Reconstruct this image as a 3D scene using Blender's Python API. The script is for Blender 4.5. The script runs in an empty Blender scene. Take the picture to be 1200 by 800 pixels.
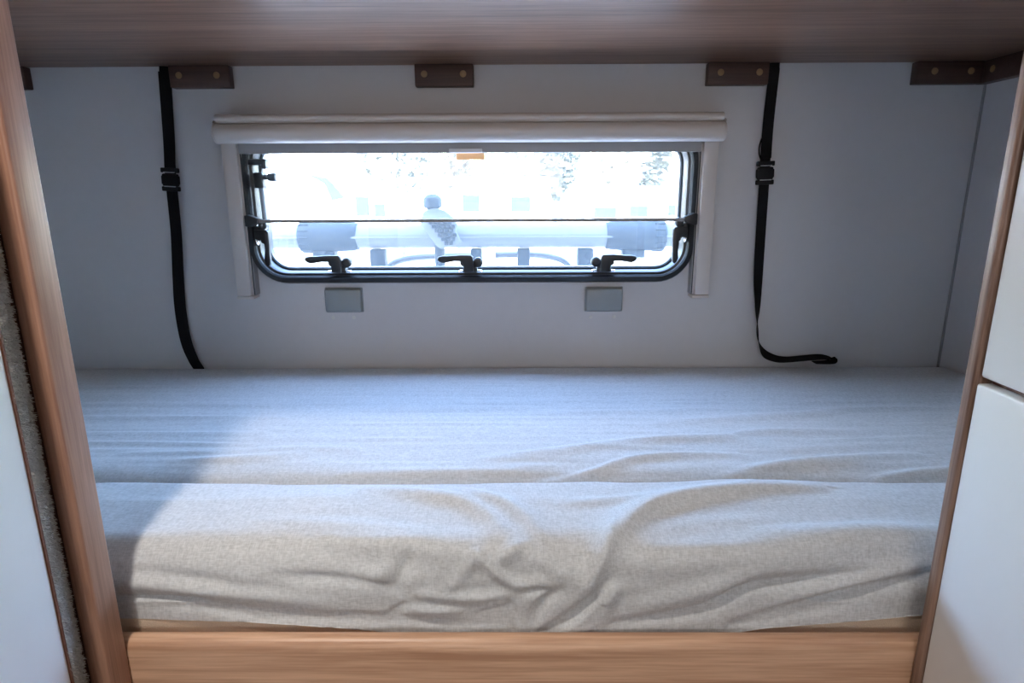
import bpy, bmesh, math, random
import numpy as np
from mathutils import Vector, Matrix, noise as mnoise

random.seed(4)
S = bpy.context.scene
COL = S.collection
R = math.radians

# ------------------------------------------------------------------ camera
cam_d = bpy.data.cameras.new('camera')
cam_d.sensor_width = 36.0
cam_d.lens = 720.5 * 36 / 1200
cam_d.clip_start = 0.02
cam = bpy.data.objects.new('camera', cam_d)
COL.objects.link(cam)
p_, y_, r_ = 0.24160, 0.00694, -0.00444
fwd = Vector((-math.sin(y_) * math.cos(p_), math.cos(y_) * math.cos(p_), -math.sin(p_)))
rgt = Vector((math.cos(y_), math.sin(y_), 0))
upv = rgt.cross(fwd)
r2 = math.cos(r_) * rgt + math.sin(r_) * upv
u2 = -math.sin(r_) * rgt + math.cos(r_) * upv
cam.matrix_world = Matrix(((r2.x, u2.x, -fwd.x, 0), (r2.y, u2.y, -fwd.y, 0), (r2.z, u2.z, -fwd.z, 0.9877), (0, 0, 0, 1)))
S.camera = cam

# ------------------------------------------------------------------ sky, sun, exposure
W = bpy.data.worlds.new('sky')
S.world = W
W.use_nodes = True
wn = W.node_tree.nodes
wl = W.node_tree.links
sky = wn.new('ShaderNodeTexSky')
sky.sky_type = 'NISHITA'
sky.sun_disc = False
sky.sun_elevation = R(42)
sky.sun_rotation = R(215)
sky.air_density = 1.2
sky.dust_density = 2.0
sky.ozone_density = 1.5
bg = wn['Background']
wl.new(sky.outputs[0], bg.inputs[0])
bg.inputs[1].default_value = 7.0

sun_d = bpy.data.lights.new('sun', 'SUN')
sun_d.energy = 12.0
sun_d.angle = R(0.6)
sun_d.color = (1.0, 0.95, 0.88)
sun = bpy.data.objects.new('sun', sun_d)
COL.objects.link(sun)
sun.rotation_euler = Vector((0.62, 0.55, -0.85)).to_track_quat('-Z', 'Y').to_euler()

S.view_settings.view_transform = 'Standard'
S.view_settings.look = 'None'
S.view_settings.gamma = 1.0
S.view_settings.use_curve_mapping = False
S.view_settings.exposure = 0.0
LAMP_POWER = 2.7
LAMP_COLOR = (1.0, 0.91, 0.82)
# soft fill light added behind the camera; the rear wall has no opening
fill_d = bpy.data.lights.new('rear_fill_light', 'AREA')
fill_d.shape = 'RECTANGLE'
fill_d.size, fill_d.size_y = 0.9, 0.7
fill_d.energy = 13.0
fill_d.color = (1.0, 0.95, 0.91)
rear_fill = bpy.data.objects.new('rear_fill_light', fill_d)
COL.objects.link(rear_fill)
rear_fill.location = (-0.10, -1.98, 1.30)
rear_fill.rotation_euler = Vector((0, 1, 0)).to_track_quat('-Z', 'Y').to_euler()


# ------------------------------------------------------------------ helpers
def tag(o, label=None, cat=None, group=None, kind=None):
    if label: o['label'] = label
    if cat: o['category'] = cat
    if group: o['group'] = group
    if kind: o['kind'] = kind
    return o


def empty(name, loc, label, cat, group=None):
    o = bpy.data.objects.new(name, None)
    o.empty_display_size = 0.05
    COL.objects.link(o)
    o.location = loc
    return tag(o, label, cat, group)


def link(name, me, mat, parent=None, smooth=True):
    o = bpy.data.objects.new(name, me)
    COL.objects.link(o)
    if mat:
        me.materials.append(mat)
    if smooth:
        me.polygons.foreach_set('use_smooth', [True] * len(me.polygons))
        try:
            me.set_sharp_from_angle(angle=R(35))
        except Exception:
            pass
    if parent:
        o.parent = parent
        # meshes are written in world coordinates: take the parents' offset out
        off = Vector((0, 0, 0))
        q = parent
        while q:
            off += q.location
            q = q.parent
        o.location = -off
    return o


def obj(name, bm, mat, parent=None, smooth=True):
    bmesh.ops.recalc_face_normals(bm, faces=bm.faces)
    me = bpy.data.meshes.new(name)
    bm.to_mesh(me)
    bm.free()
    return link(name, me, mat, parent, smooth)


def box(bm, x0, x1, y0, y1, z0, z1, bev=0.0, seg=2):
    b = bmesh.new()
    bmesh.ops.create_cube(b, size=1)
    for v in b.verts:
        v.co = Vector((x0 + (v.co.x + .5) * (x1 - x0), y0 + (v.co.y + .5) * (y1 - y0), z0 + (v.co.z + .5) * (z1 - z0)))
    if bev:
        bmesh.ops.bevel(b, geom=list(b.edges), offset=bev, segments=seg, profile=.5, affect='EDGES')
    merge(bm, b)
    return bm


def merge(bm, b, M=None):
    if M is not None:
        bmesh.ops.transform(b, matrix=M, verts=b.verts)
    me = bpy.data.meshes.new('tmp')
    b.to_mesh(me)
    b.free()
    bm.from_mesh(me)
    bpy.data.meshes.remove(me)


def bx(*a, **k):
    return box(bmesh.new(), *a, **k)


def loft(bm, rings, closed_ring=True, closed_path=False, cap=True):
    vs = [[bm.verts.new(p) for p in r] for r in rings]
    n = len(vs[0])
    m = len(vs)
    for i in range(m if closed_path else m - 1):
        a, b = vs[i], vs[(i + 1) % m]
        for j in range(n if closed_ring else n - 1):
            k = (j + 1) % n
            bm.faces.new((a[j], a[k], b[k], b[j]))
    if cap and closed_ring and not closed_path:
        bm.faces.new(list(reversed(vs[0])))
        bm.faces.new(vs[-1])
    return bm


def tube(bm, pts, r, n=12):
    pts = [Vector(p) for p in pts]
    rings = []
    ref = None
    for i, p in enumerate(pts):
        t = (pts[min(i + 1, len(pts) - 1)] - pts[max(i - 1, 0)]).normalized()
        if ref is None:
            ref = t.orthogonal().normalized()
        ref = (ref - t * ref.dot(t)).normalized()
        c = t.cross(ref)
        rr = r[i] if isinstance(r, (list, tuple)) else r
        rings.append([p + (ref * math.cos(a) + c * math.sin(a)) * rr for a in [2 * math.pi * k / n for k in range(n)]])
    return loft(bm, rings)


def lathe(bm, axis_pt, axis, prof, n=20):
    """prof: list of (distance along axis, radius)"""
    a = Vector(axis).normalized()
    u = a.orthogonal().normalized()
    w = a.cross(u)
    P = Vector(axis_pt)
    rings = [[P + a * d + (u * math.cos(t) + w * math.sin(t)) * max(rr, 1e-4) for t in [2 * math.pi * k / n for k in range(n)]] for d, rr in prof]
    return loft(bm, rings)


def prism(bm, poly, f, bev=0.0, seg=2):
    """poly: 2D outline, f(a, b, side) -> 3D for side 0 / 1"""
    b = bmesh.new()
    lo = [b.verts.new(f(p[0], p[1], 0)) for p in poly]
    hi = [b.verts.new(f(p[0], p[1], 1)) for p in poly]
    n = len(poly)
    b.faces.new(lo)
    b.faces.new(list(reversed(hi)))
    for i in range(n):
        j = (i + 1) % n
        b.faces.new((lo[j], lo[i], hi[i], hi[j]))
    bmesh.ops.recalc_face_normals(b, faces=b.faces)
    if bev:
        es = [e for e in b.edges if (e.verts[0] in lo) == (e.verts[1] in lo)]
        bmesh.ops.bevel(b, geom=es, offset=bev, segments=seg, profile=.5, affect='EDGES')
    merge(bm, b)
    return bm


def rrect(cx, cz, hw, hh, r, n=10):
    pts = []
    for sx, sz, a0 in ((1, 1, 0), (-1, 1, 90), (-1, -1, 180), (1, -1, 270)):
        for k in range(n + 1):
            a = R(a0 + 90 * k / n)
            pts.append((cx + sx * (hw - r) + r * math.cos(a), cz + sz * (hh - r) + r * math.sin(a)))
    return pts


def ring_sweep(cx, cz, hw, hh, r, prof):
    """closed frame: prof is a closed list of (inset, y)"""
    bm = bmesh.new()
    loops = []
    for ins, y in prof:
        loops.append([Vector((x, y, z)) for x, z in rrect(cx, cz, hw - ins, hh - ins, max(r - ins, .004))])
    n = len(loops[0])
    path = [[lp[i] for lp in loops] for i in range(n)]
    return loft(bm, path, closed_ring=True, closed_path=True)


def plate_with_hole(outer, hole, f0, f1):
    """outer, hole: 2D loops; f0/f1 map them to the two faces"""
    bm = bmesh.new()
    for f in (f0, f1):
        es = []
        for loop in (outer, hole):
            vs = [bm.verts.new(f(a, b)) for a, b in loop]
            es += [bm.edges.new((vs[i], vs[(i + 1) % len(vs)])) for i in range(len(vs))]
        bmesh.ops.triangle_fill(bm, use_beauty=True, use_dissolve=False, edges=es)
    for loop in (outer, hole):
        a = [bm.verts.new(f0(*p)) for p in loop]
        b = [bm.verts.new(f1(*p)) for p in loop]
        for i in range(len(a)):
            j = (i + 1) % len(a)
            bm.faces.new((a[i], a[j], b[j], b[i]))
    bmesh.ops.remove_doubles(bm, verts=bm.verts, dist=1e-5)
    return bm


def copy_tree(o, parent=None):
    c = o.copy()
    COL.objects.link(c)
    c.parent = parent
    for ch in list(o.children):
        copy_tree(ch, c)
    return c


# ------------------------------------------------------------------ materials
def base_mat(name):
    m = bpy.data.materials.new(name)
    m.use_nodes = True
    nt = m.node_tree
    return m, nt.nodes, nt.links, nt.nodes['Principled BSDF']


def plain(name, col, rough=.5, metal=0.0, var=.06, scale=30, bump=0.0, bscale=200, spec=.5):
    m, n, l, b = base_mat(name)
    b.inputs['Roughness'].default_value = rough
    b.inputs['Metallic'].default_value = metal
    b.inputs['Specular IOR Level'].default_value = spec
    tc = n.new('ShaderNodeTexCoord')
    nz = n.new('ShaderNodeTexNoise')
    nz.inputs['Scale'].default_value = scale
    nz.inputs['Detail'].default_value = 3
    l.new(tc.outputs['Object'], nz.inputs['Vector'])
    mx = n.new('ShaderNodeMix')
    mx.data_type = 'RGBA'
    mx.inputs[6].default_value = (*[c * (1 - var) for c in col], 1)
    mx.inputs[7].default_value = (*[min(1, c * (1 + var)) for c in col], 1)
    l.new(nz.outputs[0], mx.inputs[0])
    l.new(mx.outputs[2], b.inputs['Base Color'])
    if bump:
        n2 = n.new('ShaderNodeTexNoise')
        n2.inputs['Scale'].default_value = bscale
        l.new(tc.outputs['Object'], n2.inputs['Vector'])
        bp = n.new('ShaderNodeBump')
        bp.inputs['Strength'].default_value = bump
        bp.inputs['Distance'].default_value = .002
        l.new(n2.outputs[0], bp.inputs['Height'])
        l.new(bp.outputs[0], b.inputs['Normal'])
    return m


def wood(name, dark, light, axis='x', rough=.4, scale=1.0, coat=0.0, bump=.12, spec=.5):
    m, n, l, b = base_mat(name)
    b.inputs['Specular IOR Level'].default_value = spec
    tc = n.new('ShaderNodeTexCoord')
    mp = n.new('ShaderNodeMapping')
    s = {'x': (2.0, 60, 60), 'z': (60, 60, 2.0), 'y': (60, 2.0, 60)}[axis]
    mp.inputs['Scale'].default_value = [q * scale for q in s]
    l.new(tc.outputs['Object'], mp.inputs['Vector'])
    a = n.new('ShaderNodeTexNoise')
    a.inputs['Scale'].default_value = 1.0
    a.inputs['Detail'].default_value = 5
    a.inputs['Roughness'].default_value = .65
    a.inputs['Distortion'].default_value = .25
    l.new(mp.outputs[0], a.inputs['Vector'])
    mp2 = n.new('ShaderNodeMapping')
    mp2.inputs['Scale'].default_value = [q * scale * 5 for q in s]
    l.new(tc.outputs['Object'], mp2.inputs['Vector'])
    c = n.new('ShaderNodeTexNoise')
    c.inputs['Scale'].default_value = 1.0
    c.inputs['Detail'].default_value = 3
    l.new(mp2.outputs[0], c.inputs['Vector'])
    add = n.new('ShaderNodeMix')
    add.inputs[0].default_value = .35
    l.new(a.outputs[0], add.inputs[2])
    l.new(c.outputs[0], add.inputs[3])
    cr = n.new('ShaderNodeValToRGB')
    cr.color_ramp.elements[0].position = .40
    cr.color_ramp.elements[1].position = .62
    cr.color_ramp.elements[0].color = (*dark, 1)
    cr.color_ramp.elements[1].color = (*light, 1)
    l.new(add.outputs[0], cr.inputs[0])
    l.new(cr.outputs[0], b.inputs['Base Color'])
    b.inputs['Roughness'].default_value = rough
    b.inputs['Coat Weight'].default_value = coat
    b.inputs['Coat Roughness'].default_value = .25
    bp = n.new('ShaderNodeBump')
    bp.inputs['Strength'].default_value = bump
    bp.inputs['Distance'].default_value = .001
    l.new(add.outputs[0], bp.inputs['Height'])
    l.new(bp.outputs[0], b.inputs['Normal'])
    return m


def linen(name, c0, c1):
    m, n, l, b = base_mat(name)
    tc = n.new('ShaderNodeTexCoord')

    def threads(sc):
        mp = n.new('ShaderNodeMapping')
        mp.inputs['Scale'].default_value = sc
        l.new(tc.outputs['Object'], mp.inputs['Vector'])
        t = n.new('ShaderNodeTexNoise')
        t.inputs['Scale'].default_value = 1
        t.inputs['Detail'].default_value = 2
        l.new(mp.outputs[0], t.inputs['Vector'])
        return t
    warp = threads((90, 900, 900))
    weft = threads((900, 110, 110))
    blot = threads((220, 300, 300))
    a1 = n.new('ShaderNodeMix')
    a1.inputs[0].default_value = .5
    l.new(warp.outputs[0], a1.inputs[2])
    l.new(weft.outputs[0], a1.inputs[3])
    a2 = n.new('ShaderNodeMix')
    a2.inputs[0].default_value = .35
    l.new(a1.outputs[0], a2.inputs[2])
    l.new(blot.outputs[0], a2.inputs[3])
    cr = n.new('ShaderNodeValToRGB')
    cr.color_ramp.elements[0].position = .36
    cr.color_ramp.elements[1].position = .60
    cr.color_ramp.elements[0].color = (*c0, 1)
    cr.color_ramp.elements[1].color = (*c1, 1)
    l.new(a2.outputs[0], cr.inputs[0])
    l.new(cr.outputs[0], b.inputs['Base Color'])
    b.inputs['Roughness'].default_value = .9
    b.inputs['Specular IOR Level'].default_value = .15
    b.inputs['Sheen Weight'].default_value = .15
    bp = n.new('ShaderNodeBump')
    bp.inputs['Strength'].default_value = .25
    bp.inputs['Distance'].default_value = .0008
    l.new(a1.outputs[0], bp.inputs['Height'])
    l.new(bp.outputs[0], b.inputs['Normal'])
    return m


def veil(name, haze, tint=(1, 1, 1), gloss=.0):
    """clear sheet that scatters a little of the daylight falling on it"""
    m, n, l, b = base_mat(name)
    n.remove(b)
    tr = n.new('ShaderNodeBsdfTransparent')
    tr.inputs[0].default_value = (*tint, 1)
    tl = n.new('ShaderNodeBsdfTranslucent')
    tl.inputs[0].default_value = (.92, .96, 1, 1)
    mx = n.new('ShaderNodeMixShader')
    mx.inputs[0].default_value = haze
    l.new(tr.outputs[0], mx.inputs[1])
    l.new(tl.outputs[0], mx.inputs[2])
    out = mx
    if gloss:
        gl = n.new('ShaderNodeBsdfGlossy')
        gl.inputs['Roughness'].default_value = .02
        m2 = n.new('ShaderNodeMixShader')
        m2.inputs[0].default_value = gloss
        l.new(mx.outputs[0], m2.inputs[1])
        l.new(gl.outputs[0], m2.inputs[2])
        out = m2
    l.new(out.outputs[0], n['Material Output'].inputs[0])
    return m


M = dict(
    wall=plain('wall_vinyl', (.64, .62, .625), .6, var=.025, scale=60, bump=.15, bscale=350),
    aisle=plain('cream_ceiling', (.72, .70, .66), .6),
    floor=wood('vinyl_floor', (.16, .10, .07), (.26, .17, .11), 'y'),
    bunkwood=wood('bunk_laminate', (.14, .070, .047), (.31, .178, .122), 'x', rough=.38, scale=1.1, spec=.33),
    post=wood('post_wood', (.30, .155, .105), (.46, .26, .18), 'z', rough=.40, scale=1.6),
    strip=wood('trim_wood', (.12, .065, .045), (.36, .235, .18), 'z', rough=.4),
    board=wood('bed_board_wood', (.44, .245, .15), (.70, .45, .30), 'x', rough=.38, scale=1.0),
    block=wood('block_wood', (.055, .026, .02), (.085, .043, .032), 'x', rough=.5),
    screw=plain('brass', (.30, .18, .085), .45),
    door_white=plain('door_laminate', (.70, .69, .68), .38, var=.02, bump=.04, bscale=150),
    white=plain('white_laminate', (.90, .90, .90), .38, var=.02, bump=.04, bscale=150),
    brown=plain('brown_edge', (.13, .05, .03), .5),
    carpet=plain('carpet_pile', (.66, .64, .61), .95, var=.35, scale=400, spec=.1),
    linen=linen('grey_linen', (.45, .47, .485), (.64, .66, .68)),
    beige=plain('beige_ticking', (.70, .57, .44), .85, var=.12, scale=600, bump=.4, bscale=900),
    black=plain('black_rubber', (.012, .014, .017), .38),
    blackp=plain('black_plastic', (.016, .018, .021), .42),
    web=plain('black_webbing', (.008, .008, .009), .85, var=.3, scale=500, spec=.2),
    sash=plain('dark_sash', (.05, .06, .07), .3),
    staygrey=plain('stay_grey', (.30, .32, .34), .35),
    buckle=plain('buckle_black', (.010, .010, .011), .6, spec=.25),
    chrome=plain('chrome', (.7, .7, .7), .18, 1.0),
    alu=plain('aluminium', (.55, .56, .58), .35, 1.0),
    cream=plain('blind_cream', (.66, .60, .56), .45, var=.02),
    greybar=plain('blind_grey', (.34, .33, .33), .5),
    plate=plain('grey_cover_plastic', (.30, .33, .34), .4, var=.03),
    tabw=plain('clear_tab', (.7, .7, .7), .3),
    orange=plain('orange_plastic', (.85, .42, .15), .35),
    pane=veil('acrylic_pane', .013, (.97, .985, 1), .03),
    screen=veil('flyscreen_mesh', .004),
    out_white=plain('white_paint_out', (.78, .79, .80), .4),
    out_rail=plain('pale_rail', (.10, .115, .13), .6, spec=.2),
    out_dark=plain('slate_blue_plastic', (.018, .029, .041), .7, spec=.2),
    out_glass=plain('dark_vehicle_glass', (.020, .027, .034), .6, spec=.03),
    tyre=plain('tyre', (.05, .05, .055), .8),
    gravel=plain('pale_gravel', (.48, .47, .45), .95, var=.2, scale=12, bump=.5, bscale=60),
    bark=plain('pale_bark', (.40, .37, .34), .9, var=.3, scale=8),
    leaf=plain('leaf_green', (.30, .31, .26), .8, spec=.1, var=.3, scale=2),
    leaf2=plain('leaf_yellow_green', (.35, .34, .28), .8, spec=.1, var=.3, scale=2),
    ext=plain('caravan_skin', (.7, .7, .7), .4),
)

# ------------------------------------------------------------------ room shell
WX0, WX1, WY = -1.158, 0.966, 1.36
CX, CZ, HW, HH, RAD = -0.097, 0.9535, 0.482, 0.1635, 0.078     # window frame outline

wb = plate_with_hole([(WX0 - .03, -.05), (WX1 + .03, -.05), (WX1 + .03, 2.0), (WX0 - .03, 2.0)],
                     rrect(CX, CZ, HW - .012, HH - .012, RAD - .012),
                     lambda a, b: Vector((a, WY, b)), lambda a, b: Vector((a, WY + .034, b)))
wall_back = tag(obj('wall_back', wb, M['wall'], smooth=False), kind='structure')
tag(obj('wall_right', bx(WX1, WX1 + .03, -2.03, WY, -.05, 2.0), M['wall'], smooth=False), kind='structure')
tag(obj('wall_left', bx(WX0 - .03, WX0, -2.03, WY, -.05, 2.0), M['wall'], smooth=False), kind='structure')
tag(obj('wall_rear', bx(WX0, WX1, -2.03, -2.0, -.05, 2.0), M['wall'], smooth=False), kind='structure')
tag(obj('floor', bx(WX0, WX1, -2.0, WY, -.05, 0), M['floor'], smooth=False), kind='structure')
tag(obj('ceiling', bx(WX0, WX1, -2.0, WY, 1.95, 2.0), M['aisle'], smooth=False), kind='structure')
# thin upright joint between the two wall boards in the right corner
tag(obj('trim_1', bx(WX1 - .0035, WX1 - .0005, WY - .006, WY - .0005, .5, 1.236, bev=.0008), M['greybar']), kind='structure')
for px in (-.4135, -.3665, .1685, .2205):                       # filled screw holes under the cover plates
    b = bmesh.new()
    lathe(b, (px, WY, .709), (0, -1, 0), [(0, .0042), (.0007, .004), (.001, .002)], 12)
    obj('hole_plug', b, M['aisle'], wall_back)

# ------------------------------------------------------------------ window
win = bpy.data.objects.new('window_1', None)
COL.objects.link(win)
win.location = (CX, WY, CZ - HH)
tag(win, 'wide dark-framed window with rounded corners in the back wall', None, None, 'structure')
obj('outer_frame', ring_sweep(CX, CZ, HW, HH, RAD, [(0, 1.3598), (0, 1.344), (.003, 1.337), (.013, 1.335), (.0165, 1.339), (.0168, 1.346), (.0215, 1.3475), (.0245, 1.353), (.0245, 1.402), (.0122, 1.402), (.0122, 1.3598)]), M['black'], win)
obj('sash_frame', ring_sweep(CX, CZ, HW - .0247, HH - .0247, RAD - .0247, [(0, 1.378), (.003, 1.376), (.006, 1.379), (.006, 1.398), (0, 1.398)]), M['sash'], win)
b = bmesh.new()
prism(b, rrect(CX, CZ, HW - .025, HH - .025, RAD - .025), lambda a, c, s: Vector((a, 1.399 + s * .003, c)))
pane = obj('pane', b, M['pane'], win, smooth=False)
tag(obj('marker', bx(-.129, -.067, 1.3925, 1.3985, 1.0520, 1.068, bev=.0012), M['orange'], win), 'small orange plastic marker at the top of the pane')

LEVER = [(-.070, .0275), (-.067, .0325), (-.058, .0345), (-.045, .0345), (-.02, .0365), (.003, .036), (.007, .032), (.008, .020), (.008, .0),
         (-.012, 0), (-.014, .016), (-.020, .0225), (-.034, .0230), (-.048, .0205), (-.058, .0192), (-.065, .0220)]


def latch(place, chrome=True):
    """place(x, d, z): x along the frame, d out from the frame towards the room, z away from the frame"""
    b = bmesh.new()
    box(b, -.016, .016, 0, .02, -.002, .008, bev=.0025)
    box(b, -.013, .014, .002, .018, .004, .024, bev=.003)
    for v in b.verts:
        v.co = place(*v.co)
    ob = obj('latch', b, M['blackp'], win)
    b = bmesh.new()
    prism(b, LEVER, lambda a, c, s: Vector((a, .016 + s * .011, c)), bev=.002)
    for v in b.verts:
        v.co = place(*v.co)
    obj('lever', b, M['blackp'], ob)
    for cx, rr in ((.0175, .0105), (-.0135, .0085)):
        b = bmesh.new()
        lathe(b, (cx, .004, .0195), (0, 1, 0), [(0, rr), (.014, rr), (.017, rr * .75), (.018, rr * .3)], 16)
        for v in b.verts:
            v.co = place(*v.co)
        kn = obj('pivot', b, M['blackp'], ob)
    for cx in (-.0175, .0185):
        b = bmesh.new()
        lathe(b, (cx, .010, -.0005), (0, 0, 1), [(0, .0085), (.002, .008), (.0035, .004)], 14)
        for v in b.verts:
            v.co = place(*v.co)
        obj('screw', b, M['chrome'], ob)
    return ob


ZB = CZ - HH + .026
for x0, sg in ((-.386, 1), (-.100, 1), (.191, -1)):
    latch(lambda x, d, z, x0=x0, sg=sg: Vector((x0 + sg * x, 1.352 - d, ZB + z)))
XL, XR = CX - HW + .020, CX + HW - .020
latch(lambda x, d, z: Vector((XL + z * .85, 1.352 - d, .899 + x)))
latch(lambda x, d, z: Vector((XR - z * .85, 1.352 - d, .902 + x)))
# telescopic stay on the left
b = bmesh.new()
tube(b, [(-.5390, 1.345, .925), (-.5410, 1.345, 1.005)], .0058, 12)
stay = obj('window_stay', b, M['staygrey'], win)
b = bmesh.new()
box(b, -.5515, -.5325, 1.335, 1.357, .993, 1.026, bev=.003)
tube(b, [(-.5400, 1.346, 1.026), (-.5370, 1.350, 1.046)], .0035, 8)
obj('clamp', b, M['blackp'], stay)
b = bmesh.new()
lathe(b, (-.5325, 1.345, 1.016), (1, 0, 0), [(0, .005), (.007, .0055), (.009, .0085), (.024, .0095), (.026, .007)], 14)
obj('knob', b, M['sash'], stay)
b = bmesh.new()
box(b, -.5710, -.5290, 1.340, 1.360, 1.041, 1.053, bev=.002)
box(b, -.5340, -.5250, 1.340, 1.360, 1.033, 1.053, bev=.0015)
obj('bracket', b, M['blackp'], stay)

# ------------------------------------------------------------------ roller blind with insect screen
bl = empty('roller_blind', (CX, WY, 1.08), 'cream cassette blind with side tracks framing the window', 'window blind')
X0, X1 = -.606, .418
prof = [(1.3595, 1.085)]
for k in range(0, 13):
    a = R(-100 + k * 17)
    prof.append((1.312 - .019 * math.cos(a), 1.1010 + .0195 * math.sin(a)))
prof += [(1.309, 1.1215), (1.309, 1.1235)]
for k in range(0, 7):
    a = R(-60 + k * 25)
    prof.append((1.3135 - .011 * math.cos(a), 1.1300 + .0085 * math.sin(a)))
prof += [(1.335, 1.1385), (1.3595, 1.1385)]
b = bmesh.new()
prism(b, prof, lambda a, c, s: Vector((X0 + s * (X1 - X0), a, c)))
obj('cassette', b, M['cream'], bl)
for xa, xb in ((X0 - .005, X0 - .0002), (X1 + .0002, X1 + .005)):
    b = bmesh.new()
    prism(b, [p for p in prof if p[1] < 1.124] + [(1.3595, 1.1225)], lambda a, c, s: Vector((xa + s * (xb - xa), a, c)), bev=.0015)
    obj('end_cap', b, M['cream'], bl)
for sx, xo, xi in ((1, -.6105, -.580), (-1, .4195, .389)):
    a, c = min(xo, xi), max(xo, xi)
    t = obj('side_track', bx(a, c, 1.328, 1.3595, .764, 1.0845, bev=.002), M['cream'], bl)
    obj('foot_cap', bx(min(xo - .001 * sx, xi + .006 * sx), max(xo - .001 * sx, xi + .006 * sx), 1.326, 1.3595, .757, .7636, bev=.0015), M['cream'], t)
    for q0, q1, mm in ((.0002, .0026, 'cream'), (.0028, .0052, 'blackp'), (.0054, .0072, 'greybar')):
        e0, e1 = sorted((xi + sx * q0, xi + sx * q1))
        obj('guide_rail', bx(e0, e1, 1.338, 1.3595, .765, 1.080), M[mm], t)
rail = obj('bottom_rail', bx(-.574, .383, 1.326, 1.334, 1.0625, 1.0848, bev=.0015), M['greybar'], bl)
obj('pull_tab', bx(-.137, -.069, 1.3205, 1.3262, 1.0625, 1.0705, bev=.001), M['tabw'], rail)
b = bmesh.new()
prism(b, [(-.5725, .928), (.3815, .928), (.3815, 1.0624), (-.5725, 1.0624)], lambda a, c, s: Vector((a, 1.3305 + s * .0006, c)))
obj('insect_screen', b, M['screen'], bl, smooth=False)
bar = obj('screen_bar', bx(-.571, .380, 1.3265, 1.3345, .9215, .9285, bev=.0012), M['greybar'], bl)
for sx, xx in ((1, -.574), (-1, .3828)):
    b = bmesh.new()
    prism(b, [(0, -.010), (.010, -.012), (.026, -.004), (.028, .006), (.006, .014), (0, .012)],
          lambda a, c, s: Vector((xx + sx * a, 1.320 + s * .018, .925 + c)), bev=.0015)
    obj('bar_clip', b, M['blackp'], bar)

# ------------------------------------------------------------------ cover plates under the window
for x0, lab in ((-.4255, 'small grey cover plate below the left half of the window'), (.1545, 'small grey cover plate below the right half of the window')):
    r = empty('cover_plate', (x0 + .041, WY, .7235), lab, 'cover plate', 'cover plates under the window')
    b = bmesh.new()
    box(b, x0, x0 + .082, 1.3440, 1.3598, .7235, .777, bev=.0055, seg=3)
    obj('cover', b, M['plate'], r)
    obj('base_rim', bx(x0 - .0012, x0 + .0832, 1.3555, 1.3599, .7222, .7782, bev=.002), M['plate'], r)

# ------------------------------------------------------------------ upper bunk and its wooden support blocks
ub = empty('upper_bunk', (CX, .93, 1.236), 'underside of the upper bunk in dark brown wood-grain laminate', 'bunk bed')
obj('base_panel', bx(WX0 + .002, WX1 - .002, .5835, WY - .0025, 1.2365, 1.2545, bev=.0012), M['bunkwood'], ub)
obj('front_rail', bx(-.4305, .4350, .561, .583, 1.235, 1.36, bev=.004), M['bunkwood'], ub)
obj('mattress', bx(WX0 + .01, WX1 - .01, .586, WY - .01, 1.2548, 1.34, bev=.015), M['linen'], ub)


def block(name_label, c0, c1, axis='x', caps=(), grp='wooden support blocks under the upper bunk'):
    zb, zt = 1.193, 1.2358
    if axis == 'x':
        r = empty('support_block', ((c0 + c1) / 2, WY, zb), name_label, 'wood block', grp)
        obj('block_body', bx(c0, c1, 1.338, WY - .0003, zb, zt, bev=.002), M['block'], r)
        for c in caps:
            b = bmesh.new()
            lathe(b, (c, 1.3382, (zb + zt) / 2 + .002), (0, -1, 0), [(0, .0068), (.0012, .0064), (.002, .004), (.0022, .001)], 14)
            obj('screw_cap', b, M['screw'], r)
    else:
        xw, sg = axis
        r = empty('support_block', (xw, (c0 + c1) / 2, zb), name_label, 'wood block', grp)
        e = sorted((xw + sg * .0003, xw + sg * .0222))
        obj('block_body', bx(e[0], e[1], c0, c1, zb, zt, bev=.002), M['block'], r)
        for c in caps:
            b = bmesh.new()
            lathe(b, (xw + sg * .022, c, (zb + zt) / 2 + .002), (sg, 0, 0), [(0, .0068), (.0012, .0064), (.002, .004), (.0022, .001)], 14)
            obj('screw_cap', b, M['screw'], r)


block('brown wooden block beside the top of the left black strap', -.7045, -.5815, caps=(-.684, -.607))
block('brown wooden block above the middle of the window', -.2045, -.0855, caps=(-.185, -.106))
block('brown wooden block beside the top of the right black strap', .390, .5125, caps=(.415, .493))
block('brown wooden block on the back wall reaching the right corner', .810, .9430, caps=(.845, .918))
block('brown wooden block on the right side wall under the upper bunk', 1.18, 1.3595, (WX1, -1), caps=(1.315, 1.205))
block('brown wooden block on the back wall in the left corner, nearly hidden by the post', WX0 + .0225, -1.000, caps=(-1.03,))


# ------------------------------------------------------------------ black webbing straps
def smooth_path(pts, n=8):
    out = []
    P = [Vector(p) for p in pts]
    for i in range(len(P) - 1):
        a, b_, c, d = P[max(i - 1, 0)], P[i], P[i + 1], P[min(i + 2, len(P) - 1)]
        for k in range(n):
            t = k / n
            out.append(.5 * ((2 * b_) + (c - a) * t + (2 * a - 5 * b_ + 4 * c - d) * t * t + (3 * b_ - a - 3 * c + d) * t ** 3))
    out.append(P[-1])
    return out


def ribbon(bm, pts, wid, w=.0235, th=.0016):
    P = smooth_path(pts)
    Wd = [v.normalized() for v in smooth_path(wid)]
    rings = []
    for i, p in enumerate(P):
        t = (P[min(i + 1, len(P) - 1)] - P[max(i - 1, 0)]).normalized()
        u = (Wd[i] - t * Wd[i].dot(t)).normalized()
        nrm = t.cross(u)
        rings.append([p + u * sx * w / 2 + nrm * sn * th / 2 for sx, sn in ((-1, -1), (1, -1), (1, 1), (-1, 1))])
    return loft(bm, rings)


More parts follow.
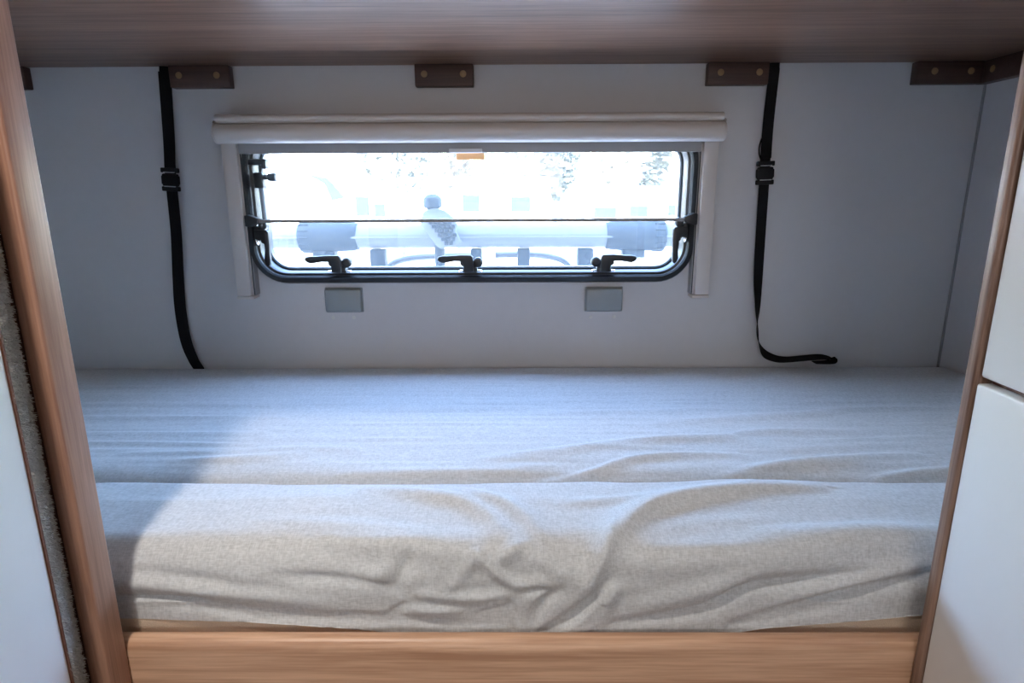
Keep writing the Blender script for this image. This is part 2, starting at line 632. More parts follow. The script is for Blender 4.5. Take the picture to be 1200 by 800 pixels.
def buckle(root, x, y, z, tilt):
    Mx = Matrix.Translation((x, y, z)) @ Matrix.Rotation(R(tilt), 4, 'Y')
    b = bmesh.new()
    box(b, -.0165, .0165, -.005, .005, -.014, .012, bev=.003)
    box(b, -.0185, -.0125, -.004, .004, -.010, .008, bev=.002)
    box(b, .0125, .0185, -.004, .004, -.010, .008, bev=.002)
    bmesh.ops.transform(b, matrix=Mx, verts=b.verts)
    k = obj('buckle', b, M['buckle'], root)
    for z0 in (.014, -.024):
        b = bmesh.new()
        box(b, -.0185, .0185, -.0045, .0045, z0, z0 + .010, bev=.002)
        bmesh.ops.transform(b, matrix=Mx, verts=b.verts)
        obj('ladder', b, M['buckle'], k)
        b = bmesh.new()
        zz = z0 + (.001 if z0 > 0 else .010)
        box(b, -.012, .012, -.0062, -.004, zz - .0012, zz + .0008, bev=.0005)
        bmesh.ops.transform(b, matrix=Mx, verts=b.verts)
        obj('glide', b, M['alu'], k)


X_ = (1, 0, 0)
st = empty('webbing_strap', (-.717, 1.35, 1.236), 'black webbing strap with buckle hanging straight down left of the window', 'strap', 'black bunk straps')
b = bmesh.new()
ribbon(b, [(-.7165, 1.3515, 1.2362), (-.7185, 1.350, 1.21), (-.726, 1.349, 1.10), (-.7305, 1.346, 1.04), (-.733, 1.346, .99), (-.738, 1.349, .90), (-.7475, 1.3505, .80), (-.752, 1.3505, .73),
           (-.748, 1.3485, .66), (-.736, 1.347, .615), (-.727, 1.3515, .588), (-.722, 1.352, .555)],
       [X_, X_, X_, X_, X_, X_, (1, .15, 0), (1, .3, 0), (1, .2, .1), (1, 0, .2), (1, 0, .2), (1, 0, .2)])
obj('webbing', b, M['web'], st)
b = bmesh.new()
ribbon(b, [(-.7185, 1.3465, 1.225), (-.7255, 1.3455, 1.10), (-.730, 1.343, 1.035)], [X_] * 3, w=.022)
obj('webbing_fold', b, M['web'], st)
buckle(st, -.7315, 1.3435, 1.012, 3)

st = empty('webbing_strap', (.525, 1.35, 1.236), 'black webbing strap with buckle, its loose end curled on the mattress', 'strap', 'black bunk straps')
b = bmesh.new()
ribbon(b, [(.5265, 1.3515, 1.2362), (.5265, 1.350, 1.21), (.5235, 1.349, 1.12), (.5235, 1.346, 1.05), (.5255, 1.346, .99), (.5285, 1.348, .90), (.5325, 1.3495, .80), (.537, 1.349, .74), (.5395, 1.346, .69),
           (.544, 1.343, .655), (.558, 1.339, .629), (.580, 1.333, .6185), (.605, 1.329, .617), (.640, 1.327, .6205), (.675, 1.325, .624), (.694, 1.322, .6225), (.700, 1.316, .6185), (.688, 1.308, .6165), (.655, 1.306, .6165)],
       [X_, X_, X_, X_, X_, X_, (1, .2, 0), (1, .8, 0), (.3, 1, 0), (.2, 1, .35), (.2, .8, .8), (0, .85, .6), (0, .95, .35), (0, .95, .3), (0, .95, .3), (0, 1, .2), (0, 1, .2), (0, 1, .1), (0, 1, 0)], w=.021)
obj('webbing', b, M['web'], st)
b = bmesh.new()
ribbon(b, [(.5255, 1.3465, 1.225), (.523, 1.3455, 1.12), (.5235, 1.343, 1.05)], [X_] * 3, w=.0215)
obj('webbing_fold', b, M['web'], st)
b = bmesh.new()
ribbon(b, [(.512, 1.344, 1.09), (.5075, 1.342, 1.075), (.508, 1.341, 1.058), (.514, 1.342, 1.045)], [(0, 1, 0)] * 4, w=.006, th=.001)
obj('loose_loop', b, M['web'], st)
buckle(st, .5245, 1.3435, 1.020, -2)

# ------------------------------------------------------------------ bed base and front board
bed = empty('lower_bunk', (0, .93, 0), 'light brown wooden front board of the lower bunk', 'bunk bed')
obj('platform', bx(WX0 + .002, WX1 - .002, .5985, WY - .002, .470, .4895), M['board'], bed, smooth=False)
b = bmesh.new()
pf = [(0.5975, .20), (0.5975, 0.4980), (0.5964, 0.5025), (0.5936, 0.5048), (0.5891, 0.5053), (0.5835, 0.5042), (0.5796, 0.5008), (0.5774, 0.4964), (0.5768, 0.4908), (0.5768, .20)]
prism(b, pf, lambda a, c, s: Vector((-0.4514 + s * 0.9050, a, c)))
obj('front_board', b, M['board'], bed)
obj('plinth', bx(-0.4514, 0.4536, .586, .5965, .0005, .1995), M['board'], bed)

# ------------------------------------------------------------------ mattresses (cushions with wrinkled linen covers)


def seg_field(X, T, pts):
    """signed-side distance and position along a polyline, on grids X, T"""
    best = np.full(X.shape, 9.0)
    side = np.zeros(X.shape)
    along = np.zeros(X.shape)
    ls = [0]
    for a, c in zip(pts[:-1], pts[1:]):
        ls.append(ls[-1] + math.hypot(c[0] - a[0], c[1] - a[1]))
    for i, (a, c) in enumerate(zip(pts[:-1], pts[1:])):
        dx, dt = c[0] - a[0], c[1] - a[1]
        L2 = dx * dx + dt * dt
        u = np.clip(((X - a[0]) * dx + (T - a[1]) * dt) / L2, 0, 1)
        ex, et = X - (a[0] + u * dx), T - (a[1] + u * dt)
        d = np.hypot(ex, et)
        m = d < best
        best = np.where(m, d, best)
        side = np.where(m, np.sign(dx * et - dt * ex), side)
        along = np.where(m, (ls[i] + u * (ls[i + 1] - ls[i])) / ls[-1], along)
    return best, side, along


def catmull2(pts, n=6):
    return [(v.x, v.y) for v in smooth_path([(p[0], p[1], 0) for p in pts], n)] if len(pts) > 2 else pts


def fold(X, T, pts, h, w0, w1=None):
    """ridge (h>0) or crease (h<0); w0 / w1 half-widths on the two sides"""
    w1 = w1 or w0
    m = 5 * max(w0, w1)
    xs = [p[0] for p in pts]
    ts = [p[1] for p in pts]
    d, sd, al = seg_field(X, T, catmull2(pts))
    w = np.where(sd > 0, w1, w0)
    tap = np.clip(np.sin(np.pi * np.clip(al * .86 + .07, 0, 1)), 0, 1) ** .7
    return h * np.exp(-(d / w) ** 2) * tap


def vnoise(X, T, fx, ft, seed):
    """smooth value noise on a grid"""
    rng = np.random.RandomState(seed)
    g = rng.rand(128, 128) * 2 - 1
    a, c = X * fx + 40.3, T * ft + 40.7
    i, j = np.floor(a).astype(int), np.floor(c).astype(int)
    u, v = a - i, c - j
    u, v = u * u * (3 - 2 * u), v * v * (3 - 2 * v)
    q = lambda p, s: g[p % 128, s % 128]
    return (q(i, j) * (1 - u) + q(i + 1, j) * u) * (1 - v) + (q(i, j + 1) * (1 - u) + q(i + 1, j + 1) * u) * v


def cushion(name, prof, x0, x1, nx, disp, mat, parent, dt=.0028, xhem=None):
    """sweep the (y, z) profile along x and push it out along its normal by disp(X, T)"""
    P = np.array(prof)
    L = np.r_[0, np.cumsum(np.hypot(*np.diff(P, axis=0).T))]
    nt_ = int(L[-1] / dt)
    t = np.linspace(0, L[-1], nt_)
    yy, zz = np.interp(t, L, P[:, 0]), np.interp(t, L, P[:, 1])
    ty, tz = np.gradient(yy, t), np.gradient(zz, t)
    k = np.ones(5) / 5
    ty = np.convolve(np.pad(ty, 2, mode='edge'), k, 'valid')
    tz = np.convolve(np.pad(tz, 2, mode='edge'), k, 'valid')
    ln = np.hypot(ty, tz)
    ny, nz = tz / ln, -ty / ln            # outward for a profile running back -> front over the top
    xs = np.linspace(x0, x1, nx)
    X, T = np.meshgrid(xs, t, indexing='ij')
    D = disp(X, T)
    Yg, Zg = yy[None, :] + D * ny[None, :], zz[None, :] + D * nz[None, :]
    if xhem is not None:                  # the lower edge of the cover follows its hem
        hz = np.interp(xs, [p[0] for p in xhem], [p[1] for p in xhem])[:, None]
        front = T > L[-1] * .6
        Zg = np.where(front & (Zg < hz), hz, Zg)
    V = np.stack([X, Yg, Zg], -1).reshape(-1, 3)
    I = np.arange(nx * nt_).reshape(nx, nt_)
    F = np.stack([I[:-1, :-1], I[:-1, 1:], I[1:, 1:], I[1:, :-1]], -1).reshape(-1, 4)
    if xhem is not None:                  # drop the faces squeezed flat at the hem
        zf = V[F][:, :, 2]
        hf = np.interp(V[F][:, :, 0].mean(1), [p[0] for p in xhem], [p[1] for p in xhem])
        F = F[~((zf.max(1) <= hf + 1e-4) & (V[F][:, :, 1].mean(1) < .64))]
    me = bpy.data.meshes.new(name)
    me.from_pydata(V.tolist(), [], F.tolist())
    me.update()
    o = link(name, me, mat, parent, smooth=False)
    me.polygons.foreach_set('use_smooth', [True] * len(me.polygons))
    return o


# back cushion
bprof = [(1.349, .4905), (1.349, .575)]
for k in range(1, 9):
    a = R(90 * k / 8)
    bprof.append((1.349 - .02 * (1 - math.cos(a)), .575 + .023 * math.sin(a)))
bprof += [(1.15, .602), (.95, .602), (.835, .600)]
for k in range(1, 17):
    a = R(90 * k / 16)
    bprof.append((.835 - .062 * math.sin(a), .555 + .045 * math.cos(a)))
bprof += [(.773, .4905)]
BL0 = .0845 + .0339                       # arclength at the start of the top


def bt(y):                               # world Y on the top -> arclength
    return BL0 + (1.329 - y)


back_folds = [
    ([(-.057, .844), (.045, .868), (.153, .896), (.252, .916), (.336, .926)], .0050, .011, .020),
    ([(.03, .785), (.102, .806), (.169, .840), (.248, .855), (.33, .858)], .0050, .007, .012),
    ([(.254, .986), (.379, 1.01), (.49, 1.026), (.608, 1.051), (.736, 1.059)], .0032, .012, .016),
    ([(.30, .800), (.418, .835), (.512, .850), (.60, .860)], .0055, .010, .016),
    ([(.49, .788), (.546, .803), (.63, .815), (.72, .82)], .0050, .008, .012),
    ([(.224, .913), (.322, .923), (.415, .951), (.554, .95)], .0022, .010, .013),
    ([(.40, 1.150), (.535, 1.169)], .0014, .010, None),
    ([(-.85, 1.022), (-.60, 1.016), (-.40, 1.010)], .0022, .008, .011),
    ([(-.80, .948), (-.60, .944), (-.41, .944)], .0022, .007, .010),
    ([(-.74, .903), (-.56, .905), (-.42, .898)], .0020, .006, .010),
    ([(-.30, .981), (-.12, .983), (.03, .980)], .0015, .006, .009),
    ([(-.27, .918), (-.117, .921)], .0015, .006, .009),
    ([(-.40, .886), (-.25, .886)], .0024, .007, .012),
    ([(-.50, .840), (-.40, .852), (-.32, .866)], .0040, .010, .014),
    ([(-.92, 1.180), (-.44, 1.187)], .0012, .010, None),
    ([(-.84, 1.082), (-.42, 1.078)], .0014, .009, None),
    ([(-.60, .865), (-.45, .868)], .0022, .008, None),
    ([(.45, .905), (.66, .925)], .0022, .009, .012),
    ([(.40, .880), (.62, .900)], .0018, .009, .012),
    ([(-.10, 1.09), (.25, 1.10)], .0010, .010, None),
    ([(.05, 1.03), (.40, 1.06)], .0012, .010, None),
    ([(-.25, .805), (-.05, .812), (.05, .822)], .0030, .010, .014),
]


def back_disp(X, T):
    D = np.zeros(X.shape)
    for pts, h, w0, w1 in back_folds:
        pts = [(p[0], bt(p[1])) for p in pts]
        if pts[0][0] > pts[-1][0]:
            pts = pts[::-1]
        D += fold(X, T, pts, h * 1.35, w0, w1)
    on_top = np.clip((T - .10) / .05, 0, 1)
    D += on_top * (.0007 * vnoise(X + .12 * T, T, 3.0, 62, 1) + .0005 * vnoise(X - .1 * T, T, 6.0, 110, 2) + .0030 * vnoise(X, T, 3.0, 5.0, 3) + .0003 * vnoise(X, T, 40, 60, 4))
    edge = np.clip((T - bt(.84)) / .05, 0, 1)
    D += edge * .004 * vnoise(X, T, 9, 4, 5)
    return D


mb = empty('mattress', (-.096, 1.06, .490), 'large blue-grey linen mattress section along the back wall under the window', 'mattress', 'linen mattress sections')
cushion('linen_cover', bprof, WX0 + .008, WX1 - .008, 640, back_disp, M['linen'], mb)
obj('foam_core', bx(WX0 + .02, WX1 - .02, .79, 1.335, .490, .575, bev=.02), M['beige'], mb)

# front cushion
fprof = [(.768, .4905), (.768, .592)]
for k in range(1, 9):
    a = R(90 * k / 8)
    fprof.append((.768 - .010 * (1 - math.cos(a)), .592 + .012 * math.sin(a)))
fprof += [(.71, .6070), (.650, .6030)]
for k in range(1, 25):
    a = R(90 * k / 24)
    fprof.append((.650 - .0475 * math.sin(a), .551 + .052 * math.cos(a)))
fprof += [(.6025, .490)]

front_folds = [
    ([(0.397, 0.138), (0.328, 0.144), (0.233, 0.162), (0.175, 0.183), (0.131, 0.222), (0.102, 0.265), (0.091, 0.295)], .0095, .012, .022),
    ([(0.112, 0.237), (0.102, 0.256), (0.091, 0.275), (0.080, 0.295)], .0050, .006, .010),
    ([(-0.199, 0.138), (-0.150, 0.147), (-0.082, 0.168), (-0.037, 0.202), (-0.010, 0.250)], .0060, .015, .015),
    ([(-0.089, 0.140), (-0.062, 0.150), (-0.006, 0.187), (0.025, 0.237)], .0055, .013, .013),
    ([(-0.047, 0.264), (-0.024, 0.282), (-0.005, 0.295), (0.008, 0.296)], .0055, .0045, .007),
    ([(-0.468, 0.317), (-0.369, 0.320), (-0.288, 0.334), (-0.151, 0.342)], -.0060, .006, .008),
    ([(-0.452, 0.282), (-0.371, 0.290), (-0.311, 0.301), (-0.258, 0.303)], -.0030, .008, .010),
    ([(-0.458, 0.296), (-0.345, 0.305), (-0.218, 0.319)], .0035, .009, .009),
    ([(-0.275, 0.287), (-0.201, 0.291), (-0.134, 0.301)], -.0035, .006, .009),
    ([(0.111, 0.345), (0.207, 0.327), (0.259, 0.298), (0.326, 0.290), (0.420, 0.281)], -.0060, .006, .009),
    ([(0.143, 0.324), (0.213, 0.301), (0.272, 0.282), (0.375, 0.275)], .0045, .012, .012),
    ([(0.245, 0.348), (0.329, 0.323), (0.381, 0.306), (0.482, 0.279)], -.0070, .006, .011),
    ([(0.294, 0.316), (0.363, 0.296), (0.458, 0.274)], .0045, .010, .010),
    ([(0.017, 0.352), (0.024, 0.326), (0.045, 0.303)], -.0060, .005, .008),
    ([(0.026, 0.361), (0.063, 0.336), (0.099, 0.293)], -.0075, .006, .008),
    ([(0.048, 0.361), (0.084, 0.339), (0.112, 0.298)], .0040, .008, .008),
    ([(-0.040, 0.337), (-0.008, 0.326)], -.0040, .004, .006),
    ([(-0.079, 0.351), (-0.004, 0.345)], -.0035, .004, .005),
    ([(-0.154, 0.344), (-0.129, 0.324)], -.0040, .004, .006),
    ([(-0.188, 0.339), (-0.122, 0.343), (-0.072, 0.349)], -.0045, .005, .005),
    ([(-0.004, 0.361), (-0.008, 0.321)], -.0040, .004, .004),
    ([(0.008, 0.307), (0.036, 0.302)], -.0040, .004, .005),
    ([(-0.137, 0.301), (-0.128, 0.280), (-0.115, 0.261)], -.0022, .006, .008),
    ([(-0.155, 0.261), (-0.146, 0.280), (-0.170, 0.293)], .0040, .012, .012),
    ([(-0.071, 0.296), (-0.055, 0.278), (-0.040, 0.264)], .0034, .008, .008),
    ([(-0.087, 0.260), (-0.083, 0.280), (-0.075, 0.298)], .0024, .009, .009),
    ([(-0.021, 0.272), (0.007, 0.256)], .0045, .007, .007),
    ([(0.020, 0.261), (0.042, 0.280), (0.063, 0.284)], .0040, .009, .009),
    ([(-0.109, 0.311), (-0.054, 0.315), (-0.010, 0.310)], .0035, .006, .006),
    ([(-0.121, 0.329), (-0.066, 0.332)], .0030, .005, .005),
    ([(0.050, 0.180), (0.118, 0.171), (0.168, 0.158)], .0022, .010, .010),
    ([(-0.319, 0.216), (-0.200, 0.224), (-0.100, 0.237)], .0020, .012, .012),
    ([(-0.243, 0.250), (-0.162, 0.253), (-0.091, 0.250)], .0025, .010, .010),
    ([(0.145, 0.261), (0.206, 0.261), (0.277, 0.261)], .0025, .009, .009),
    ([(0.160, 0.229), (0.239, 0.219), (0.339, 0.219)], .0020, .014, .012),
    ([(0.281, 0.242), (0.360, 0.237), (0.449, 0.229)], .0020, .012, .012),

    ([(0.105, 0.268), (0.180, 0.272), (0.280, 0.264), (0.400, 0.250), (0.520, 0.242)], .0095, .024, .014),
    ([(-0.200, 0.248), (-0.130, 0.256), (-0.060, 0.262), (0.050, 0.264)], .0060, .020, .013),
]


def front_disp(X, T):
    D = np.zeros(X.shape)
    for pts, h, w0, w1 in front_folds:
        D += fold(X, T, pts, h * 1.4, w0, w1)
    top = np.clip((T - .115) / .04, 0, 1)
    low = np.clip((T - .24) / .05, 0, 1)
    D += top * (.0022 * vnoise(X, T, 5, 8, 11) + .0005 * vnoise(X, T, 9, 50, 12))
    mid = np.exp(-((X - .0) / .16) ** 2)
    D += low * (.0035 * vnoise(X, T, 10, 24, 13) + .0016 * vnoise(X + T, T, 26, 60, 14)) * (.25 + .75 * mid)
    # the padding sags towards its ends so that the front edge leans back there
    D += top * (-.003 * np.clip((X - .25) / .3, 0, 1) - .006 * np.clip((-X - .35) / .2, 0, 1)) * np.clip((T - .18) / .1, 0, 1)
    D += (.0035 * vnoise(X, T * 0, 6, 1, 15) + .0015 * vnoise(X, T * 0, 17, 1, 16)) * (1 - np.clip((T - .12) / .04, 0, 1)) * np.clip((T - .06) / .03, 0, 1)
    D = np.where(T > .318, np.clip(D, -.0035, .004), D)
    return D


hem = [(-1.2, 0.5135), (-0.444, 0.5125), (-0.317, 0.5114), (-0.201, 0.5024), (-0.133, 0.4933), (0.228, 0.4935), (0.285, 0.5026), (0.462, 0.5184), (1.0, 0.5194)]
mf = empty('mattress', (-.096, .65, .490), 'narrow grey linen mattress section with crumpled front edge on the front board', 'mattress', 'linen mattress sections')
cushion('linen_cover', fprof, WX0 + .008, WX1 - .008, 760, front_disp, M['linen'], mf, dt=.0024, xhem=hem)
obj('foam_core', bx(WX0 + .02, WX1 - .02, .6064, .755, .490, .5275, bev=.004), M['beige'], mf)

# ------------------------------------------------------------------ left post, carpet trim and white partition
po = empty('corner_post', (-.442, .56, 0), 'reddish brown wooden post left of the bunk opening', 'post')
obj('post_body', bx(-0.4525, -0.4312, 0.5432, 0.5762, .0005, 1.9495, bev=.003, seg=3), M['post'], po)
obj('rear_post', bx(-.525, -.4528, .5600, .5820, .0005, 1.9495), M['post'], po)

pt = empty('partition_panel', (-.47, 0, 0), 'white partition panel edged with grey carpet beside the brown post', 'panel')
obj('white_board', bx(-.4815, -.4370, -1.2, .5025, .0005, 1.9495, bev=.001), M['white'], pt)
obj('edge_band', bx(-.4400, -.4358, .5027, .5050, .0005, 1.9495), M['brown'], pt)
b = bmesh.new()
prism(b, [(-.4815, .5052), (-.4395, .5052), (-.4560, .5425), (-.4560, .5595), (-.4815, .5595)], lambda a, c, s: Vector((a, c, .0005 + s * 1.949)))
obj('carpet_backing', b, M['brown'], pt, smooth=False)
# carpet pile: short fibres on the strip
rng = random.Random(7)
V, F = [], []
for k in range(26000):
    q = rng.uniform(.02, .93)
    z = rng.uniform(.30, 1.16)
    x, y = -.4395 - q * .0165, .5052 + q * .0373
    clump = mnoise.noise(Vector((q * 4.5, z * 180, 3.1)))
    ln = .0050 * rng.uniform(.7, 1.2) * (1 + .5 * clump)
    dq, dz = rng.gauss(0, .0016) + .0012 * clump, rng.gauss(-.0012, .0018)
    e = Vector((.914 * ln - .404 * dq, .404 * ln + .914 * dq - .4 * ln, dz))
    w = .00045
    a = rng.uniform(0, math.pi)
    t = Vector((-.404 * w * math.cos(a), .914 * w * math.cos(a), w * math.sin(a)))
    o0 = Vector((x, y, z))
    i = len(V)
    V += [tuple(o0 - t), tuple(o0 + t), tuple(o0 + e + t * .6), tuple(o0 + e - t * .6)]
    F.append((i, i + 1, i + 2, i + 3))
me = bpy.data.meshes.new('carpet_pile')
me.from_pydata(V, [], F)
cp = link('carpet_pile', me, M['carpet'], pt, smooth=False)
cp['kind'] = 'stuff'
cp['label'] = 'grey fuzzy carpet strip'
obj('alcove_board', bx(WX0 + .001, -.5255, .5600, .5820, .0005, 1.9495), M['white'], pt)

# ------------------------------------------------------------------ right wardrobe
wr = empty('wardrobe', (.66, .2, 0), 'white wardrobe with wood-grain edge strip on the right of the bunk', 'wardrobe')
obj('carcass', bx(0.4605, WX1 - .002, -.30, 0.5757, .0005, 1.9495), M['door_white'], wr, smooth=False)
obj('edge_strip', bx(0.4357, 0.4601, 0.5622, 0.5762, .0005, 1.9495, bev=.0036, seg=3), M['strip'], wr)
obj('upper_door', bx(0.4396, 0.4592, -.30, 0.5600, 0.8139, 1.945, bev=.0025, seg=3), M['door_white'], wr)
obj('lower_door', bx(0.4385, 0.4592, -.30, 0.5617, .02, 0.8075, bev=.0025, seg=3), M['door_white'], wr)
obj('gap_strip', bx(0.4514, 0.4598, -.29, 0.5589, 0.8075, 0.8139), M['brown'], wr, smooth=False)

# ------------------------------------------------------------------ frame around the added rear fill light, and reading lamp (behind / above the camera)
fill_frame = bpy.data.objects.new('rear_fill_frame', None)
COL.objects.link(fill_frame)
fill_frame.location = (-.10, -2.0, .9)
tag(fill_frame, 'unseen frame added around the fill light behind the camera', None, None, 'structure')
for a in ((-.60, .40, .90, .945), (-.60, .40, 1.655, 1.70), (-.60, -.555, .9455, 1.6545), (.355, .40, .9455, 1.6545)):
    obj('frame_bar', bx(a[0], a[1], -1.9995, -1.965, a[2], a[3], bev=.004), M['black'], fill_frame)

lp = empty('reading_lamp', (-.4365, .20, 1.74), 'small black reading lamp high on the white partition', 'lamp')
b = bmesh.new()
tube(b, [(-.4362, .195, 1.76), (-.41, .195, 1.76), (-.41, .198, 1.735)], .006, 10)
obj('lamp_arm', b, M['blackp'], lp)
LD = Vector((.13, .48, -1.13)).normalized()
b = bmesh.new()
lathe(b, Vector((-.405, .20, 1.735)), LD, [(0, .010), (.004, .016), (.012, .024), (.030, .031), (.030, .029), (.014, .022)], 24)
obj('lamp_shade', b, M['blackp'], lp)
ld = bpy.data.lights.new('lamp_light', 'AREA')
ld.shape = 'DISK'
ld.size = .056
ld.energy = LAMP_POWER
ld.color = LAMP_COLOR
ld.spread = R(100)
lo = bpy.data.objects.new('lamp_light', ld)
COL.objects.link(lo)
lo.location = Vector((-.405, .20, 1.735)) + LD * .031
lo.rotation_euler = LD.to_track_quat('-Z', 'Y').to_euler()

# ------------------------------------------------------------------ outside: bike carrier behind the caravan
GZ = -.45
YO = 1.78
bc = empty('bike_carrier', (-.1, YO, GZ), 'pale bike carrier rail with slate blue grips seen through the window', 'bike carrier')
b = bmesh.new()
pr = []
for k in range(28):
    a = 2 * math.pi * k / 28
    rr = .034 + .003 * max(0, math.cos(2 * a)) ** 6
    pr.append((YO + rr * math.cos(a), .861 + rr * math.sin(a)))
prism(b, pr, lambda a, c, s: Vector((-.95 + s * 1.70, a, c)))
obj('rail', b, M['out_rail'], bc)
obj('rail_bead', bx(-.95, .75, YO - .040, YO - .03, .856, .862, bev=.002), M['out_rail'], bc)
for xa, xb, sg in ((-.617, -.451, -1), (.256, .425, 1)):
    b = bmesh.new()
    pf = [(0, .036), (.004, .043), (.02, .044), (.10, .043), (.15, .041), (xb - xa, .037)]
    lathe(b, (xa if sg < 0 else xb, YO, .860), (-sg, 0, 0), pf, 28)
    g = obj('grip', b, M['out_dark'], bc)
    for k in range(14):
        a = 2 * math.pi * k / 14
        b = bmesh.new()
        xr = xa if sg < 0 else xb
        c = Vector((0, math.cos(a), math.sin(a)))
        tube(b, [Vector((xr - sg * .006, YO, .860)) + c * .0435, Vector((xr - sg * .034, YO, .860)) + c * .0445], .0025, 6)
        obj('rib', b, M['out_dark'], g)
    xc = -.55 if sg < 0 else .335
    obj('clamp_shoe', bx(xc - .032, xc + .032, YO - .02, YO + .02, .798, .822, bev=.004), M['out_dark'], g)
    b = bmesh.new()
    tube(b, [(xc + .01, YO, .80), (xc + .02, YO, .775), (xc + .02, YO, .742)], .012, 10)
    obj('clamp_bolt', b, M['alu'], g)
for xa, xb in ((-.417, -.374), (-.129, -.098), (.004, .040), (.176, .221), (-.232, -.205)):
    obj('foot_block', bx(xa, xb, YO - .02, YO + .02, .742, .825, bev=.004), M['out_dark'], bc)
obj('deck_bar', bx(-.95, .75, YO - .03, YO + .03, .715, .742, bev=.004), M['alu'], bc)
for x in (-.75, .55):
    b = bmesh.new()
    tube(b, [(x, YO, .72), (x, YO - .05, .3), (x, 1.42, .15)], .02, 10)
    obj('strut', b, M['alu'], bc)
    b = bmesh.new()
    tube(b, [(x, YO, .72), (x, YO + .02, GZ)], .02, 10)
    obj('support_leg', b, M['alu'], bc)
for p in ([(-.40, 1.84, .742), (-.37, 1.84, .775), (-.31, 1.84, .792), (-.22, 1.84, .797), (-.13, 1.84, .797)], [(-.06, 1.84, .80), (.05, 1.84, .800), (.11, 1.84, .792), (.15, 1.84, .775), (.17, 1.84, .742)]):
    b = bmesh.new()
    tube(b, smooth_path(p, 6), .009, 10)
    obj('hoop', b, M['out_rail'], bc)
# upright holder with knob in the middle
b = bmesh.new()
tube(b, [(-.218, YO - .03, .742), (-.218, YO - .03, .84), (-.222, YO - .04, .93)], .012, 12)
up = obj('upright', b, M['out_dark'], bc)
b = bmesh.new()
lathe(b, (-.229, YO - .045, .932), (0, 0, 1), [(0, .014), (.006, .016), (.010, .024), (.024, .027), (.036, .024), (.044, .014), (.046, .004)], 22)
obj('knob', b, M['out_dark'], up)
FIN = [(-.266, .905), (-.252, .931), (-.226, .943), (-.195, .934), (-.170, .915), (-.161, .897), (-.166, .878), (-.158, .862), (-.150, .848), (-.180, .838), (-.207, .829), (-.222, .840), (-.238, .860), (-.252, .882)]
b = bmesh.new()
prism(b, FIN, lambda a, c, s: Vector((a, YO - .065 + s * .016 + 1.2 * (a + .21) ** 2, c)), bev=.003)
fin = obj('cradle', b, M['out_rail'], up)
for i in range(6):
    for j in range(5):
        x = -.240 + j * .0135 + i * .0085
        z = .902 - i * .0115
        if -.245 < x < -.172:
            obj('mesh_cell', bx(x, x + .0105, YO - .0675, YO - .0625, z - .0045, z + .0045, bev=.001), M['out_dark'], fin)

# ------------------------------------------------------------------ outside: ground, vehicles, trees
tag(obj('ground', bx(-60, 60, 1.5, 90, GZ - .2, GZ), M['gravel'], smooth=False), kind='structure')


def wheel(root, x, y, r=.33):
    b = bmesh.new()
    lathe(b, (x, y, GZ + r), (0, -1, 0), [(-.1, r * .8), (-.1, r * .97), (-.06, r), (.06, r), (.1, r * .97), (.1, r * .62)], 26)
    t = obj('wheel', b, M['tyre'], root)
    b = bmesh.new()
    lathe(b, (x, y - .085, GZ + r), (0, -1, 0), [(0, r * .62), (.01, r * .55), (.02, r * .2)], 18)
    obj('hub_cap', b, M['alu'], t)


def vehicle(name, label, cat, y0, y1, outline, panes, wheels, mat):
    r = empty(name, ((outline[0][0] + outline[-1][0]) / 2, y0, GZ), label, cat)
    b = bmesh.new()
    prism(b, outline, lambda a, c, s: Vector((a, y0 + s * (y1 - y0), c)), bev=.06)
    obj('body', b, mat, r)
    for poly in panes:
        b = bmesh.new()
        prism(b, poly, lambda a, c, s: Vector((a, y0 - .015 + s * .03, c)))
        w = obj('window', b, M['out_glass'], r, smooth=False)
    for x in wheels:
        wheel(r, x, y0 + .12)
    return r


def rc(x0, x1, z0, z1):
    return [(x0, z0), (x1, z0), (x1, z1), (x0, z1)]


vehicle('motorhome', 'white motorhome parked outside behind the left part of the window', 'motorhome', 12, 14.2,
        [(-9.5, -.1), (-9.5, 2.5), (-4.5, 2.5), (-3.7, 2.1), (-3.3, 1.36), (-2.6, .95), (-1.85, .75), (-1.7, -.1)],
        [[(-3.95, 1.30), (-3.55, 1.22), (-3.25, .86), (-3.5, .80), (-3.62, 1.12)], rc(-3.05, -2.8, .52, .88), rc(-2.7, -2.5, .50, .74), rc(-6.8, -5.6, .9, 1.5)], [-8.0, -2.5], M['out_white'])
vehicle('delivery_van', 'white van parked outside behind the middle of the window', 'van', 13, 15,
        [(-1.4, -.1), (-1.4, .95), (-1.1, 1.25), (.7, 1.25), (.8, -.1)],
        [rc(-1.1, -.75, .55, .9), rc(-.1, .3, .55, .85)], [-.9, .4], M['out_white'])
vehicle('caravan', 'white caravan with two dark windows parked outside right of the van', 'caravan', 12, 14,
        [(1.0, -.1), (1.0, .85), (1.25, 1.05), (6.3, 1.05), (6.5, .8), (6.5, -.1)],
        [rc(1.5, 1.92, .46, .66), rc(2.18, 2.52, .48, .68), rc(2.9, 3.4, .5, .7), rc(4.2, 5.2, .46, .7)], [3.6], M['out_white'])


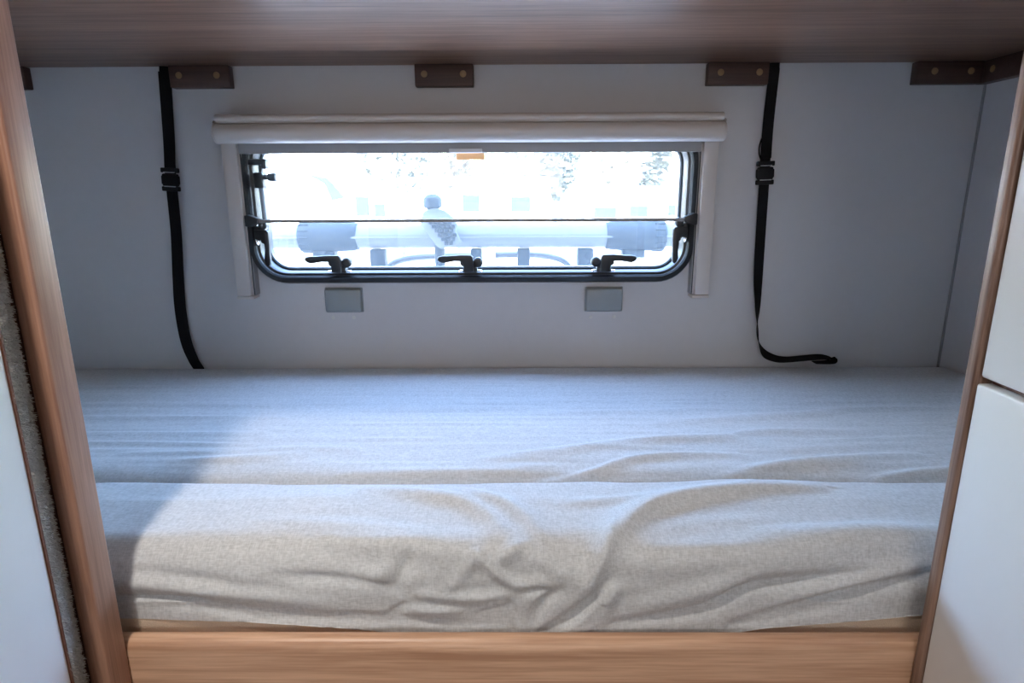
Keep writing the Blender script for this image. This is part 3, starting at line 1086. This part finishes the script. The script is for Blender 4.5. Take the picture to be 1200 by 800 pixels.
def tree_mesh(seed, leafmat):
    rg = random.Random(seed)
    b = bmesh.new()
    H = rg.uniform(7, 9)
    tube(b, [(0, 0, 0), (.1, 0, H * .3), (-.05, .1, H * .6), (.1, 0, H)], [.16, .13, .09, .02], 8)
    for k in range(7):
        z = H * (.3 + .09 * k)
        a = rg.uniform(0, 6.28)
        l = rg.uniform(.7, 1.2)
        tube(b, [(0, 0, z), (l * .5 * math.cos(a), l * .5 * math.sin(a), z + .4), (l * math.cos(a), l * math.sin(a), z + 1.1)], [.05, .035, .01], 5)
    bmesh.ops.recalc_face_normals(b, faces=b.faces)
    tr = bpy.data.meshes.new('trunk')
    b.to_mesh(tr)
    b.free()
    tr.materials.append(M['bark'])
    V, F = [], []
    for k in range(4200):
        z = H * rg.uniform(.14, 1.0)
        rr = (.4 + .9 * math.sin(math.pi * min(1, (z / H - .06) / .98))) * math.sqrt(rg.random())
        a = rg.uniform(0, 6.28)
        c = Vector((rr * math.cos(a), rr * math.sin(a), z))
        u = Vector((rg.gauss(0, 1), rg.gauss(0, 1), rg.gauss(0, 1))).normalized()
        w = u.orthogonal().normalized()
        s = rg.uniform(.11, .24)
        i = len(V)
        V += [c - u * s, c + w * s * .5, c + u * s, c - w * s * .5]
        F.append((i, i + 1, i + 2, i + 3))
    lf = bpy.data.meshes.new('foliage')
    lf.from_pydata([tuple(v) for v in V], [], F)
    lf.materials.append(leafmat)
    return tr, lf


kinds = [tree_mesh(1, M['leaf']), tree_mesh(2, M['leaf2']), tree_mesh(3, M['leaf'])]
spots = [(-9.0 + 1.75 * k, 21 if k % 2 else 25.5) for k in range(12)]
where = ['far left behind the motorhome', 'second from the left, behind the motorhome', 'above the motorhome cab', 'above the motorhome bonnet', 'left of the white van', 'behind the left end of the van',
         'behind the right end of the van', 'above the gap between van and caravan', 'above the first caravan window', 'above the second caravan window', 'near the right corner of the window', 'farthest right, partly behind the frame']
order = list(range(12))
for i, (x, y) in enumerate(spots):
    tr, lf = kinds[i % 3]
    r = empty('tree', (x, y, GZ), 'sunlit pale green tree outside, ' + where[order[i]], 'tree', 'trees outside the window')
    for nm, me in (('trunk', tr), ('foliage', lf)):
        o = bpy.data.objects.new(nm, me)
        COL.objects.link(o)
        o.parent = r
        if nm == 'foliage':
            o['kind'] = 'stuff'
    r.rotation_euler.z = i * 1.7
    r.scale = (1 + .1 * (i % 3),) * 3
